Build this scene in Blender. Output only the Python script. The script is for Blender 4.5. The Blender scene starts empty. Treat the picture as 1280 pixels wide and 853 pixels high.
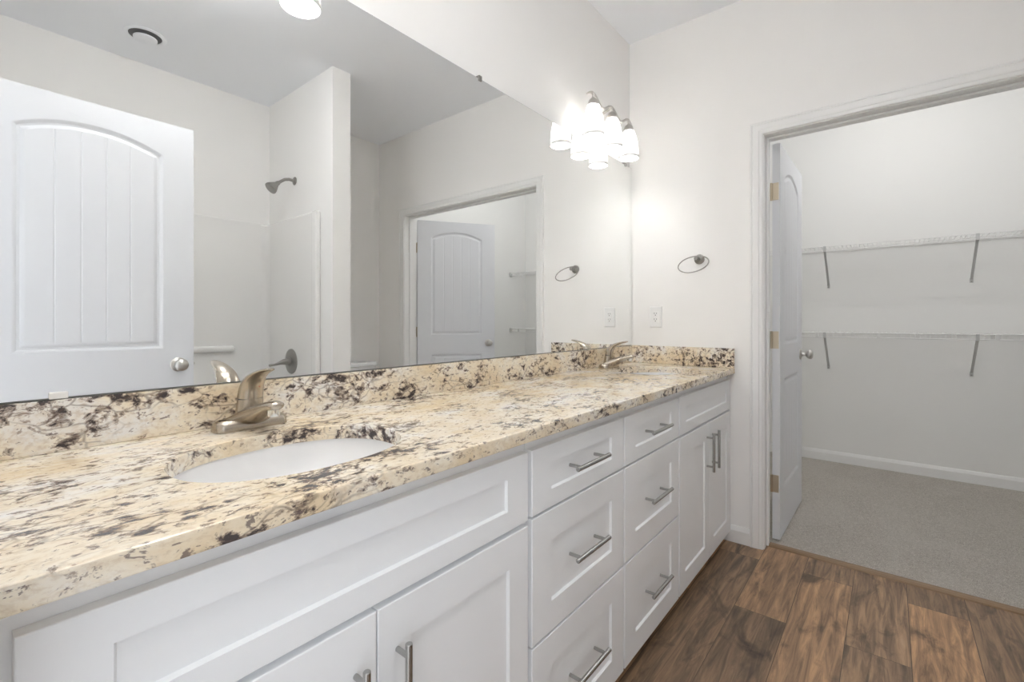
import bpy, bmesh, math, random
from mathutils import Vector, Matrix
from mathutils.geometry import tessellate_polygon
random.seed(7)
SC = bpy.context.scene
C = SC.collection
PI = math.pi

# ---------------------------------------------------------------- camera
cam_d = bpy.data.cameras.new('camera')
cam = bpy.data.objects.new('camera', cam_d)
C.objects.link(cam)
cam.location = (1.19, 0.0, 1.125)
cam.rotation_euler = (PI / 2, 0, math.radians(39.05))
cam_d.sensor_width = 36.0
cam_d.lens = 582.0 / 1280.0 * 36.0
cam_d.shift_y = -24.5 / 1280.0
cam_d.clip_start = 0.01
SC.camera = cam

# ---------------------------------------------------------------- light and exposure
BULB = 26.0            # vanity bulbs
CLOSET = 4.6          # closet ceiling lamp, watts
FILL_DOME = 13.5             # added ceiling dome that fills the bathroom with even light
WORLD = 0.52             # daylight of the adjoining room, through the open doorway
SC.view_settings.view_transform = 'Standard'
SC.view_settings.look = 'None'
SC.view_settings.exposure = 1.52
SC.view_settings.gamma = 1.0
SC.view_settings.use_curve_mapping = False
wd = bpy.data.worlds.new('daylight')
SC.world = wd
wd.use_nodes = True
bg = wd.node_tree.nodes['Background']
bg.inputs['Color'].default_value = (0.93, 0.96, 1.0, 1)
bg.inputs['Strength'].default_value = WORLD
pl = bpy.data.lights.new('doorway_portal', 'AREA')
pl.shape = 'RECTANGLE'
pl.size = 0.79
pl.size_y = 2.04
pl.cycles.is_portal = True
po = bpy.data.objects.new('doorway_portal', pl)
C.objects.link(po)
po.location = (1.057, -0.10, 1.02)
po.rotation_euler = (-PI / 2, 0, PI)
po.rotation_euler = (PI / 2, 0, 0)
po.rotation_euler = Vector((0, 1, 0)).to_track_quat('-Z', 'Z').to_euler()
cy = SC.cycles
cy.max_bounces = 14
cy.diffuse_bounces = 12
cy.glossy_bounces = 6
cy.transparent_max_bounces = 12
cy.transmission_bounces = 6
cy.caustics_reflective = True
cy.sample_clamp_indirect = 12.0
cy.use_denoising = True

# ---------------------------------------------------------------- room numbers
H = 2.755              # ceiling
END = 2.567            # end wall face
RIGHT = 2.505
BACK = 0.012           # wall with the doorway the picture is taken from
CLB = 4.515            # closet back wall
CLR = 2.29             # closet right wall
JL, JR, JT = 0.71, 2.13, 2.045     # closet opening
XF = 0.556             # vanity front faces
XB = 0.537             # face frame plane
CT, CB_ = 0.888, 0.858  # counter top / underside
MIR = 0.016            # mirror face

# ---------------------------------------------------------------- materials
def new_mat(name):
    m = bpy.data.materials.new(name)
    m.use_nodes = True
    nt = m.node_tree
    return m, nt, nt.nodes['Principled BSDF']

def N(nt, t, **kw):
    n = nt.nodes.new(t)
    for k, v in kw.items():
        setattr(n, k, v)
    return n

def mixc(nt, fac, a, b, mode='MIX'):
    n = N(nt, 'ShaderNodeMix', data_type='RGBA', blend_type=mode)
    for s, v in ((0, fac), (6, a), (7, b)):
        if hasattr(v, 'is_linked'):
            nt.links.new(v, n.inputs[s])
        elif v is not None:
            n.inputs[s].default_value = v if s == 0 else (v[0], v[1], v[2], 1)
    return n.outputs[2]

def math_(nt, op, a, b=0.0, clamp=False):
    n = N(nt, 'ShaderNodeMath', operation=op, use_clamp=clamp)
    for i, v in enumerate((a, b)):
        if hasattr(v, 'is_linked'):
            nt.links.new(v, n.inputs[i])
        else:
            n.inputs[i].default_value = v
    return n.outputs[0]

def ramp(nt, fac, stops):
    n = N(nt, 'ShaderNodeValToRGB')
    e = n.color_ramp.elements
    while len(e) > 1:
        e.remove(e[-1])
    for i, (p, c) in enumerate(stops):
        el = e[0] if i == 0 else e.new(p)
        el.position = p
        el.color = (c[0], c[1], c[2], 1) if not isinstance(c, float) else (c, c, c, 1)
    nt.links.new(fac, n.inputs[0])
    return n.outputs[0]

def coords(nt, scale=(1, 1, 1), rot=(0, 0, 0), loc=(0, 0, 0)):
    g = N(nt, 'ShaderNodeNewGeometry')
    mp = N(nt, 'ShaderNodeMapping')
    mp.inputs['Scale'].default_value = scale
    mp.inputs['Rotation'].default_value = rot
    mp.inputs['Location'].default_value = loc
    nt.links.new(g.outputs['Position'], mp.inputs[0])
    return mp.outputs[0]

def noise(nt, vec, scale, detail=2.0, rough=0.5, dist=0.0, out=0):
    n = N(nt, 'ShaderNodeTexNoise')
    n.inputs['Scale'].default_value = scale
    n.inputs['Detail'].default_value = detail
    n.inputs['Roughness'].default_value = rough
    n.inputs['Distortion'].default_value = dist
    nt.links.new(vec, n.inputs['Vector'])
    return n.outputs[out]

def bump(nt, b, height, strength, dist):
    n = N(nt, 'ShaderNodeBump')
    n.inputs['Strength'].default_value = strength
    n.inputs['Distance'].default_value = dist
    nt.links.new(height, n.inputs['Height'])
    nt.links.new(n.outputs[0], b.inputs['Normal'])

def paint(name, col, rough=0.6, texture=0.0, spec=0.5):
    m, nt, b = new_mat(name)
    b.inputs['Base Color'].default_value = (*col, 1)
    b.inputs['Roughness'].default_value = rough
    b.inputs['Specular IOR Level'].default_value = spec
    if texture:
        v = coords(nt)
        bump(nt, b, noise(nt, v, 260, 2), texture, 0.001)
    return m

def metal(name, col, rough, brushed=None):
    m, nt, b = new_mat(name)
    b.inputs['Base Color'].default_value = (*col, 1)
    b.inputs['Metallic'].default_value = 1.0
    b.inputs['Roughness'].default_value = rough
    if brushed:
        v = coords(nt, brushed)
        h = noise(nt, v, 60, 3)
        bump(nt, b, h, 0.12, 0.0006)
    return m

M = {}
M['wall'] = paint('wall_paint', (0.90, 0.892, 0.877), 0.75, 0.12, 0.3)
M['closet_wall'] = paint('closet_paint', (0.86, 0.86, 0.845), 0.8, 0.12, 0.25)
M['ceiling'] = paint('ceiling_paint', (0.88, 0.90, 0.935), 0.9, 0.15, 0.2)
M['trim'] = paint('trim_paint', (0.86, 0.86, 0.85), 0.38)
M['door'] = paint('door_paint', (0.755, 0.77, 0.80), 0.42)
M['cabinet'] = paint('cabinet_paint', (0.87, 0.882, 0.895), 0.36)
M['cabinet_inside'] = paint('cabinet_inside', (0.62, 0.60, 0.57), 0.6)
M['plastic'] = paint('white_plastic', (0.86, 0.86, 0.85), 0.3)
M['slot'] = paint('dark_slot', (0.05, 0.05, 0.05), 0.6)
M['throat'] = paint('vent_throat', (0.16, 0.16, 0.165), 0.7)
M['wire'] = paint('white_vinyl_wire', (0.80, 0.80, 0.79), 0.4)
M['brace'] = paint('grey_brace', (0.55, 0.555, 0.55), 0.4)
M['china'] = paint('white_china', (0.86, 0.86, 0.86), 0.08)
M['acrylic'] = paint('gloss_acrylic', (0.86, 0.855, 0.84), 0.10)
M['nickel'] = metal('satin_nickel', (0.62, 0.60, 0.57), 0.30)
M['faucet'] = metal('brushed_nickel', (0.50, 0.445, 0.375), 0.27)
M['pull'] = metal('pull_nickel', (0.44, 0.435, 0.42), 0.26)
M['brass'] = metal('hinge_nickel', (0.60, 0.52, 0.40), 0.36)
M['chrome'] = metal('chrome', (0.75, 0.75, 0.74), 0.12)
M['darkmetal'] = metal('dark_nickel', (0.36, 0.35, 0.33), 0.28)
M['red'] = paint('red_dot', (0.55, 0.02, 0.03), 0.35)
M['blue'] = paint('blue_dot', (0.03, 0.10, 0.45), 0.35)
M['glass_edge'] = paint('mirror_edge', (0.22, 0.23, 0.225), 0.25)
M['strip'] = paint('oak_strip', (0.26, 0.165, 0.09), 0.42)

m, nt, b = new_mat('mirror_glass')
b.inputs['Base Color'].default_value = (0.94, 0.95, 0.945, 1)
b.inputs['Metallic'].default_value = 1.0
b.inputs['Roughness'].default_value = 0.0
M['mirror'] = m
M['clear'] = paint('clear_plastic', (0.85, 0.85, 0.85), 0.15)

def emit(name, col, s):
    m, nt, b = new_mat(name)
    b.inputs['Base Color'].default_value = (*col, 1)
    b.inputs['Emission Color'].default_value = (*col, 1)
    b.inputs['Emission Strength'].default_value = s
    return m
M['bulb'] = emit('bulb_glow', (1.0, 0.985, 0.96), BULB)
M['closet_globe'] = emit('closet_globe', (1.0, 0.98, 0.955), 2.0)

M['dome'] = emit('fill_dome_glow', (1.0, 1.0, 0.995), FILL_DOME)  # glow of the added fill dome
# frosted glass shades: opal glass that scatters the light of the bulb inside
m, nt, b = new_mat('frosted_glass')
out = nt.nodes['Material Output']
out = nt.nodes['Material Output']
tr = N(nt, 'ShaderNodeBsdfTranslucent'); tr.inputs[0].default_value = (0.20, 0.198, 0.194, 1)
df = N(nt, 'ShaderNodeBsdfDiffuse'); df.inputs[0].default_value = (0.86, 0.86, 0.86, 1)
gl = N(nt, 'ShaderNodeBsdfGlossy'); gl.inputs['Roughness'].default_value = 0.15
def mixs(f, a, c):
    n = N(nt, 'ShaderNodeMixShader'); n.inputs[0].default_value = f
    nt.links.new(a, n.inputs[1]); nt.links.new(c, n.inputs[2]); return n.outputs[0]
nt.links.new(mixs(0.06, mixs(0.62, tr.outputs[0], df.outputs[0]), gl.outputs[0]), out.inputs['Surface'])
M['shade'] = m

# granite: cream ground, pale and tan clouds, dark mineral clusters and specks
def granite(name, tan, pale, grey, darkness):
    m, nt, b = new_mat(name)
    base = coords(nt, (1.0, 0.62, 1.0), (0.25, 0.2, 0.75))
    wv = noise(nt, base, 7, 4, 0.6, 0, 1)
    off = N(nt, 'ShaderNodeVectorMath', operation='SCALE')
    nt.links.new(wv, off.inputs[0]); off.inputs['Scale'].default_value = 0.055
    add = N(nt, 'ShaderNodeVectorMath', operation='ADD')
    nt.links.new(base, add.inputs[0]); nt.links.new(off.outputs[0], add.inputs[1])
    v = add.outputs[0]
    cloud = noise(nt, v, 9.0, 6, 0.62)
    ground = ramp(nt, cloud, [(0.34, tan), (0.45, [(tan[i] + pale[i]) / 2 for i in range(3)]), (0.54, pale), (0.66, grey)])
    fine = noise(nt, v, 140, 4, 0.65)
    ground = mixc(nt, math_(nt, 'MULTIPLY', ramp(nt, fine, [(0.47, 0.0), (0.66, 1.0)]), 0.40), ground, (tan[0] * .66, tan[1] * .58, tan[2] * .52))
    # mineral clusters: speckles whose density follows a slow field
    big = noise(nt, v, 8.5, 3, 0.55)
    dens = math_(nt, 'MULTIPLY', math_(nt, 'SUBTRACT', big, 0.5), 0.50)
    mid = noise(nt, v, 52, 6, 0.66, 0.25)
    k = math_(nt, 'ADD', mid, dens)
    brown = ramp(nt, k, [(0.545 - darkness, 0.0), (0.585 - darkness, 1.0)])
    dark = ramp(nt, k, [(0.60 - darkness, 0.0), (0.645 - darkness, 1.0)])
    c1 = mixc(nt, math_(nt, 'MULTIPLY', brown, 0.68), ground, (0.23, 0.155, 0.115))
    c2 = mixc(nt, math_(nt, 'MULTIPLY', dark, 0.92), c1, (0.035, 0.028, 0.032))
    # thin dark veins, only near the clusters
    vo = N(nt, 'ShaderNodeTexVoronoi', feature='DISTANCE_TO_EDGE')
    vo.inputs['Scale'].default_value = 32
    nt.links.new(v, vo.inputs['Vector'])
    vein = math_(nt, 'MULTIPLY', ramp(nt, vo.outputs[0], [(0.012, 1.0), (0.06, 0.0)]),
                 ramp(nt, big, [(0.47, 0.0), (0.58, 1.0)]))
    c3 = mixc(nt, math_(nt, 'MULTIPLY', vein, 0.55), c2, (0.12, 0.08, 0.065))
    # scattered specks
    sp = noise(nt, v, 85, 4, 0.65)
    c4 = mixc(nt, math_(nt, 'MULTIPLY', ramp(nt, sp, [(0.60, 0.0), (0.645, 1.0)]), 0.8), c3, (0.13, 0.09, 0.085))
    nt.links.new(c4, b.inputs['Base Color'])
    b.inputs['Roughness'].default_value = 0.10
    b.inputs['Specular IOR Level'].default_value = 0.5
    return m
M['granite'] = granite('granite', (0.76, 0.62, 0.42), (0.86, 0.785, 0.65), (0.85, 0.835, 0.81), 0.0)

# vinyl planks running along the vanity
m, nt, b = new_mat('dark_plank')
g = N(nt, 'ShaderNodeNewGeometry')
sx = N(nt, 'ShaderNodeSeparateXYZ'); nt.links.new(g.outputs['Position'], sx.inputs[0])
cx = N(nt, 'ShaderNodeCombineXYZ')
nt.links.new(sx.outputs[1], cx.inputs[0]); nt.links.new(sx.outputs[0], cx.inputs[1])
br = N(nt, 'ShaderNodeTexBrick', offset=0.37, offset_frequency=2)
br.inputs['Color1'].default_value = (0, 0, 0, 1)
br.inputs['Color2'].default_value = (1, 1, 1, 1)
br.inputs['Mortar'].default_value = (0.5, 0.5, 0.5, 1)
br.inputs['Scale'].default_value = 1.0
br.inputs['Mortar Size'].default_value = 0.0012
br.inputs['Mortar Smooth'].default_value = 0.3
br.inputs['Brick Width'].default_value = 1.22
br.inputs['Row Height'].default_value = 0.178
nt.links.new(cx.outputs[0], br.inputs['Vector'])
idv = N(nt, 'ShaderNodeSeparateColor'); nt.links.new(br.outputs['Color'], idv.inputs[0])
sh = N(nt, 'ShaderNodeCombineXYZ')
nt.links.new(math_(nt, 'MULTIPLY', idv.outputs[0], 37.0), sh.inputs[2])
nt.links.new(math_(nt, 'MULTIPLY', idv.outputs[0], 11.0), sh.inputs[0])
av = N(nt, 'ShaderNodeVectorMath', operation='ADD')
nt.links.new(g.outputs['Position'], av.inputs[0]); nt.links.new(sh.outputs[0], av.inputs[1])
mp = N(nt, 'ShaderNodeMapping'); mp.inputs['Scale'].default_value = (1, 0.085, 1)
nt.links.new(av.outputs[0], mp.inputs[0])
gr1 = noise(nt, mp.outputs[0], 38, 7, 0.66, 0.9)
gr2 = noise(nt, mp.outputs[0], 150, 3, 0.6, 0.4)
mp2 = N(nt, 'ShaderNodeMapping'); mp2.inputs['Scale'].default_value = (1, 0.45, 1)
nt.links.new(av.outputs[0], mp2.inputs[0])
kn = noise(nt, mp2.outputs[0], 8, 5, 0.6, 0.8)
cc = ramp(nt, gr1, [(0.28, (0.105, 0.070, 0.046)), (0.48, (0.315, 0.205, 0.125)), (0.62, (0.52, 0.335, 0.195)), (0.8, (0.66, 0.46, 0.29))])
cc = mixc(nt, math_(nt, 'MULTIPLY', ramp(nt, kn, [(0.56, 0.0), (0.70, 1.0)]), 0.78), cc, (0.030, 0.021, 0.017))
cc = mixc(nt, math_(nt, 'MULTIPLY', gr2, 0.35), cc, (0.06, 0.035, 0.022))
tint = ramp(nt, idv.outputs[0], [(0.0, (0.60, 0.60, 0.61)), (0.5, (0.95, 0.93, 0.91)), (1.0, (1.42, 1.28, 1.12))])
cc = mixc(nt, 1.0, cc, tint, 'MULTIPLY')
cc = mixc(nt, math_(nt, 'MULTIPLY', br.outputs['Fac'], 0.75), cc, (0.015, 0.010, 0.008))
nt.links.new(cc, b.inputs['Base Color'])
b.inputs['Roughness'].default_value = 0.42
bump(nt, b, math_(nt, 'SUBTRACT', math_(nt, 'MULTIPLY', gr2, 0.25), br.outputs['Fac']), 0.35, 0.0012)
M['plank'] = m

# carpet
m, nt, b = new_mat('beige_carpet')
v = coords(nt)
f1 = noise(nt, v, 420, 3, 0.7)
f2 = noise(nt, v, 90, 4, 0.7)
big = noise(nt, coords(nt, (1.6, 0.7, 1), (0, 0, 0.5)), 3.0, 3, 0.5, 0.6)
c_ = ramp(nt, f1, [(0.34, (0.28, 0.252, 0.215)), (0.52, (0.62, 0.58, 0.525)), (0.68, (0.92, 0.88, 0.82))])
c_ = mixc(nt, math_(nt, 'MULTIPLY', ramp(nt, f2, [(0.35, 1.0), (0.6, 0.0)]), 0.35), c_, (0.28, 0.24, 0.20))
c_ = mixc(nt, math_(nt, 'MULTIPLY', ramp(nt, big, [(0.45, 0.0), (0.6, 1.0)]), 0.22), c_, (0.66, 0.62, 0.57))
nt.links.new(c_, b.inputs['Base Color'])
b.inputs['Roughness'].default_value = 1.0
b.inputs['Specular IOR Level'].default_value = 0.1
bump(nt, b, math_(nt, 'ADD', f1, math_(nt, 'MULTIPLY', f2, 1.5)), 0.8, 0.006)
M['carpet'] = m

# ---------------------------------------------------------------- mesh helpers
ORG = {}

def box(bm, x0, x1, y0, y1, z0, z1):
    vs = [bm.verts.new(p) for p in ((x0, y0, z0), (x1, y0, z0), (x1, y1, z0), (x0, y1, z0),
                                    (x0, y0, z1), (x1, y0, z1), (x1, y1, z1), (x0, y1, z1))]
    for f in ((0, 3, 2, 1), (4, 5, 6, 7), (0, 1, 5, 4), (1, 2, 6, 5), (2, 3, 7, 6), (3, 0, 4, 7)):
        bm.faces.new([vs[i] for i in f])

def bbox(bm, x0, x1, y0, y1, z0, z1, r=0.002, seg=2):
    t = bmesh.new()
    box(t, x0, x1, y0, y1, z0, z1)
    bmesh.ops.bevel(t, geom=t.edges[:], offset=r, segments=seg, affect='EDGES', profile=0.5)
    merge(bm, t)

def merge(bm, t, mat=None):
    me = bpy.data.meshes.new('tmp')
    if mat is not None:
        t.transform(mat)
    t.to_mesh(me)
    t.free()
    bm.from_mesh(me)
    bpy.data.meshes.remove(me)

def loops(bm, L, cap0=True, cap1=True, closed=True):
    rings = [[bm.verts.new(p) for p in r] for r in L]
    n = len(rings[0])
    for a, c in zip(rings, rings[1:]):
        for i in range(n if closed else n - 1):
            j = (i + 1) % n
            bm.faces.new((a[i], a[j], c[j], c[i]))
    if cap0:
        bm.faces.new(rings[0][::-1])
    if cap1:
        bm.faces.new(rings[-1])
    return rings

def tube(bm, pts, r, n=10, cap=True):
    """sweep a circle (radius r, or one radius per point) along pts"""
    pts = [Vector(p) for p in pts]
    rs = r if isinstance(r, (list, tuple)) else [r] * len(pts)
    t0 = (pts[1] - pts[0]).normalized()
    ref = Vector((0, 0, 1)) if abs(t0.z) < 0.9 else Vector((1, 0, 0))
    u = t0.cross(ref).normalized()
    L = []
    for i, p in enumerate(pts):
        t = (pts[min(i + 1, len(pts) - 1)] - pts[max(i - 1, 0)]).normalized()
        u = (u - t * u.dot(t)).normalized()
        w = t.cross(u)
        L.append([p + (u * math.cos(2 * PI * k / n) + w * math.sin(2 * PI * k / n)) * rs[i] for k in range(n)])
    loops(bm, L, cap, cap)

def lathe(bm, prof, origin, axis=(0, 0, 1), n=32, cap0=True, cap1=True):
    """prof: (radius, height along axis)"""
    ax = Vector(axis).normalized()
    ref = Vector((1, 0, 0)) if abs(ax.x) < 0.9 else Vector((0, 1, 0))
    u = ax.cross(ref).normalized()
    w = ax.cross(u)
    o = Vector(origin)
    L = [[o + ax * hgt + (u * math.cos(2 * PI * k / n) + w * math.sin(2 * PI * k / n)) * max(r, 1e-5) for k in range(n)] for r, hgt in prof]
    loops(bm, L, cap0, cap1)

def loft(bm, secs, n=24):
    """secs: (centre, half axis u, half axis v) ellipses"""
    L = []
    for c, u, v in secs:
        c, u, v = Vector(c), Vector(u), Vector(v)
        L.append([c + u * math.cos(2 * PI * k / n) + v * math.sin(2 * PI * k / n) for k in range(n)])
    loops(bm, L)

def rrect(x0, x1, y0, y1, r, z, n=6):
    p = []
    for cx_, cy_, a0 in ((x1 - r, y1 - r, 0), (x0 + r, y1 - r, 90), (x0 + r, y0 + r, 180), (x1 - r, y0 + r, 270)):
        for k in range(n + 1):
            a_ = math.radians(a0 + 90 * k / n)
            p.append((cx_ + r * math.cos(a_), cy_ + r * math.sin(a_), z))
    return p
def obj(name, bm, mat, parent=None, smooth=None, mods=()):
    o_ = ORG.get(parent.name if parent else None, Vector((0, 0, 0)))
    bmesh.ops.recalc_face_normals(bm, faces=bm.faces[:])
    if o_.length:
        bm.transform(Matrix.Translation(-o_))
    me = bpy.data.meshes.new(name)
    bm.to_mesh(me)
    bm.free()
    me.materials.append(mat)
    o = bpy.data.objects.new(name, me)
    C.objects.link(o)
    if parent:
        o.parent = parent
        ORG[o.name] = o_
    if smooth is not None:
        me.polygons.foreach_set('use_smooth', [True] * len(me.polygons))
        me.set_sharp_from_angle(angle=math.radians(smooth))
        wn = o.modifiers.new('even_shading', 'WEIGHTED_NORMAL')
        wn.keep_sharp = True
        wn.weight = 80
    return o

def thing(name, label, cat, loc=(0, 0, 0), group=None):
    o = bpy.data.objects.new(name, None)
    o.empty_display_size = 0.05
    C.objects.link(o)
    o.location = loc
    ORG[o.name] = Vector(loc)
    o['label'] = label
    o['category'] = cat
    if group:
        o['group'] = group
    return o

def tag(o, label, cat, group=None):
    o['label'] = label
    o['category'] = cat
    if group:
        o['group'] = group
    return o

def struct(name, bm, mat, smooth=None):
    o = obj(name, bm, mat, None, smooth)
    o['kind'] = 'structure'
    return o

def dup(root, offset, label):
    r = root.copy(); C.objects.link(r)
    r.location = root.location + Vector(offset)
    r['label'] = label
    for ch in list(root.children):
        c = ch.copy(); C.objects.link(c); c.parent = r
        for g_ in ch.children:
            d = g_.copy(); C.objects.link(d); d.parent = c
    return r

def B():
    return bmesh.new()

# ---------------------------------------------------------------- the room shell
bm = B(); box(bm, -0.15, 2.65, -0.12, 2.64, -0.10, 0.0)
struct('floor', bm, M['plank'])
bm = B(); box(bm, -0.15, 2.65, 2.64, 4.65, -0.10, 0.004)
struct('floor_closet', bm, M['carpet'])
bm = B(); box(bm, -0.15, 2.65, -0.12, 4.65, H, H + 0.1)
struct('ceiling', bm, M['ceiling'])
bm = B(); box(bm, -0.12, 0.0, -0.12, 2.687, 0, H)
struct('wall_left', bm, M['wall'])
bm = B(); box(bm, RIGHT, RIGHT + 0.12, -0.12, 2.687, 0, H)
struct('wall_right', bm, M['wall'])
bm = B()   # wall behind the camera, with the open doorway it stands in
box(bm, 0.0, 0.64, BACK - 0.12, BACK, 0, H)
box(bm, 1.475, RIGHT, BACK - 0.12, BACK, 0, H)
box(bm, 0.64, 1.475, BACK - 0.12, BACK, 2.06, H)
struct('wall_back', bm, M['wall'])
bm = B()   # end wall with the closet opening
box(bm, 0.0, JL - 0.018, END, END + 0.12, 0, H)
box(bm, JR + 0.018, RIGHT, END, END + 0.12, 0, H)
box(bm, JL - 0.018, JR + 0.018, END, END + 0.12, JT + 0.018, H)
struct('wall_front', bm, M['wall'])
bm = B(); box(bm, 1.60, RIGHT, 1.585, 1.711, 0, H)
struct('wall_partition', bm, M['wall'])
bm = B(); box(bm, -0.12, 2.41, CLB, CLB + 0.12, 0, H)
struct('wall_closet_back', bm, M['closet_wall'])
bm = B(); box(bm, CLR, CLR + 0.12, 2.687, CLB, 0, H)
struct('wall_closet_right', bm, M['closet_wall'])
bm = B(); box(bm, -0.12, 0.0, 2.687, CLB, 0, H)
struct('wall_closet_left', bm, M['closet_wall'])

def base_profile(t=0.014, hgt=0.083):
    return [(0, 0), (t, 0), (t, hgt - 0.022), (t - 0.003, hgt - 0.014), (t - 0.007, hgt - 0.004), (t - 0.009, hgt), (0, hgt)]

def baseboard(name, p0, p1, nrm):
    """runs from p0 to p1 on the wall, thickness along nrm"""
    bm = B()
    n_ = Vector((nrm[0], nrm[1], 0))
    L = [[Vector((p[0], p[1], p[2])) + n_ * d + Vector((0, 0, z)) for d, z in base_profile()] for p in (p0, p1)]
    loops(bm, L)
    return struct(name, bm, M['trim'])
baseboard('baseboard_front', (0.47, END, 0), (0.652, END, 0), (0, -1))
baseboard('baseboard_front_right', (2.188, END, 0), (RIGHT, END, 0), (0, -1))
baseboard('baseboard_right', (RIGHT, 1.711, 0), (RIGHT, END, 0), (-1, 0))
baseboard('baseboard_partition', (1.60, 1.711, 0), (RIGHT, 1.711, 0), (0, 1))
baseboard('baseboard_partition_end', (1.60, 1.585, 0), (1.60, 1.711, 0), (-1, 0))
baseboard('baseboard_closet_back', (0, CLB, 0.004), (CLR, CLB, 0.004), (0, -1))
baseboard('baseboard_closet_right', (CLR, 2.75, 0.004), (CLR, CLB, 0.004), (-1, 0))
baseboard('baseboard_closet_left', (0, 2.687, 0.004), (0, CLB, 0.004), (1, 0))

def casing_frame(name, x0, x1, ztop, y, ny, w=0.058):
    """mitred moulded casing round an opening x0..x1, top ztop, on wall plane y, projecting along ny"""
    prof = [(0.0, 0.0), (0.0, 0.009), (0.004, 0.0115), (0.016, 0.0125), (0.019, 0.0150), (0.034, 0.0165), (0.044, 0.0175), (0.047, 0.0145), (0.051, 0.0175), (w - 0.003, 0.0175), (w, 0.0145), (w, 0.0)]
    L = []
    for corner in ('bl', 'tl', 'tr', 'br'):
        ring = []
        for d, t in prof:
            X = x0 - d if corner[1] == 'l' else x1 + d
            Z = 0.0 if corner[0] == 'b' else ztop + d
            ring.append(Vector((X, y + ny * t, Z)))
        L.append(ring)
    bm = B()
    loops(bm, L)
    return struct(name, bm, M['trim'], 25)
casing_frame('trim_1', JL - 0.004, JR + 0.004, JT + 0.004, END, -1)
casing_frame('trim_2', JL - 0.004, JR + 0.004, JT + 0.004, END + 0.12, 1)
casing_frame('trim_3', 0.662, 1.453, 2.045, BACK, 1, 0.052)
# jamb boards with stops
bm = B()
for x0, x1 in ((JL - 0.018, JL), (JR, JR + 0.018)):
    box(bm, x0, x1, END - 0.001, END + 0.121, 0, JT + 0.018)
box(bm, JL, JR, END - 0.001, END + 0.121, JT, JT + 0.018)
for x0, x1 in ((JL, JL + 0.011), (JR - 0.011, JR)):
    bbox(bm, x0, x1, END + 0.046, END + 0.080, 0, JT, 0.003)
bbox(bm, JL + 0.011, JR - 0.011, END + 0.046, END + 0.080, JT - 0.011, JT, 0.003)
jamb = struct('trim_4', bm, M['trim'])
ORG[jamb.name] = Vector((0, 0, 0))
for xa, xb in ((1.315, 1.374), (1.468, 1.524)):      # ball catch plates in the head jamb
    bm = B()
    bbox(bm, xa, xb, END + 0.083, END + 0.105, JT - 0.0025, JT + 0.001, 0.001)
    lathe(bm, [(0.005, 0), (0.005, 0.002)], ((xa + xb) / 2, END + 0.094, JT - 0.004), n=12)
    o = obj('strike_plate', bm, M['darkmetal'], jamb)
    o['label'] = 'dark metal strike plate'
bm = B()
box(bm, 0.64, 0.658, BACK - 0.121, BACK + 0.001, 0, 2.06)
box(bm, 1.457, 1.475, BACK - 0.121, BACK + 0.001, 0, 2.06)
box(bm, 0.658, 1.457, BACK - 0.121, BACK + 0.001, 2.042, 2.06)
struct('trim_5', bm, M['trim'])
# wood strip between plank floor and carpet
bm = B()
L = [[(x, y, z) for y, z in ((2.612, 0.0), (2.615, 0.006), (2.628, 0.010), (2.648, 0.010), (2.660, 0.006), (2.662, 0.0))] for x in (JL + 0.001, JR - 0.001)]
loops(bm, L)
struct('trim_6', bm, M['strip'])

# ---------------------------------------------------------------- doors
def panel_ring(w0, w1, z0, zs, rise, ins, n=20):
    """arched outline, inset by ins; rise 0 gives a rectangle"""
    x0, x1 = w0 + ins, w1 - ins
    pts = [(x0, z0 + ins), (x1, z0 + ins)]
    c = (w0 + w1) / 2
    if rise > 0:
        hw = (w1 - w0) / 2
        R = (hw * hw + rise * rise) / (2 * rise)
        cz = zs + rise - R
        top = lambda x: cz + math.sqrt(max((R - ins) ** 2 - (x - c) ** 2, 0))
    else:
        top = lambda x: zs - ins
    for k in range(n + 1):
        x = x1 + (x0 - x1) * k / n
        pts.append((x, top(x)))
    return pts, top, x0, x1

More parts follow.
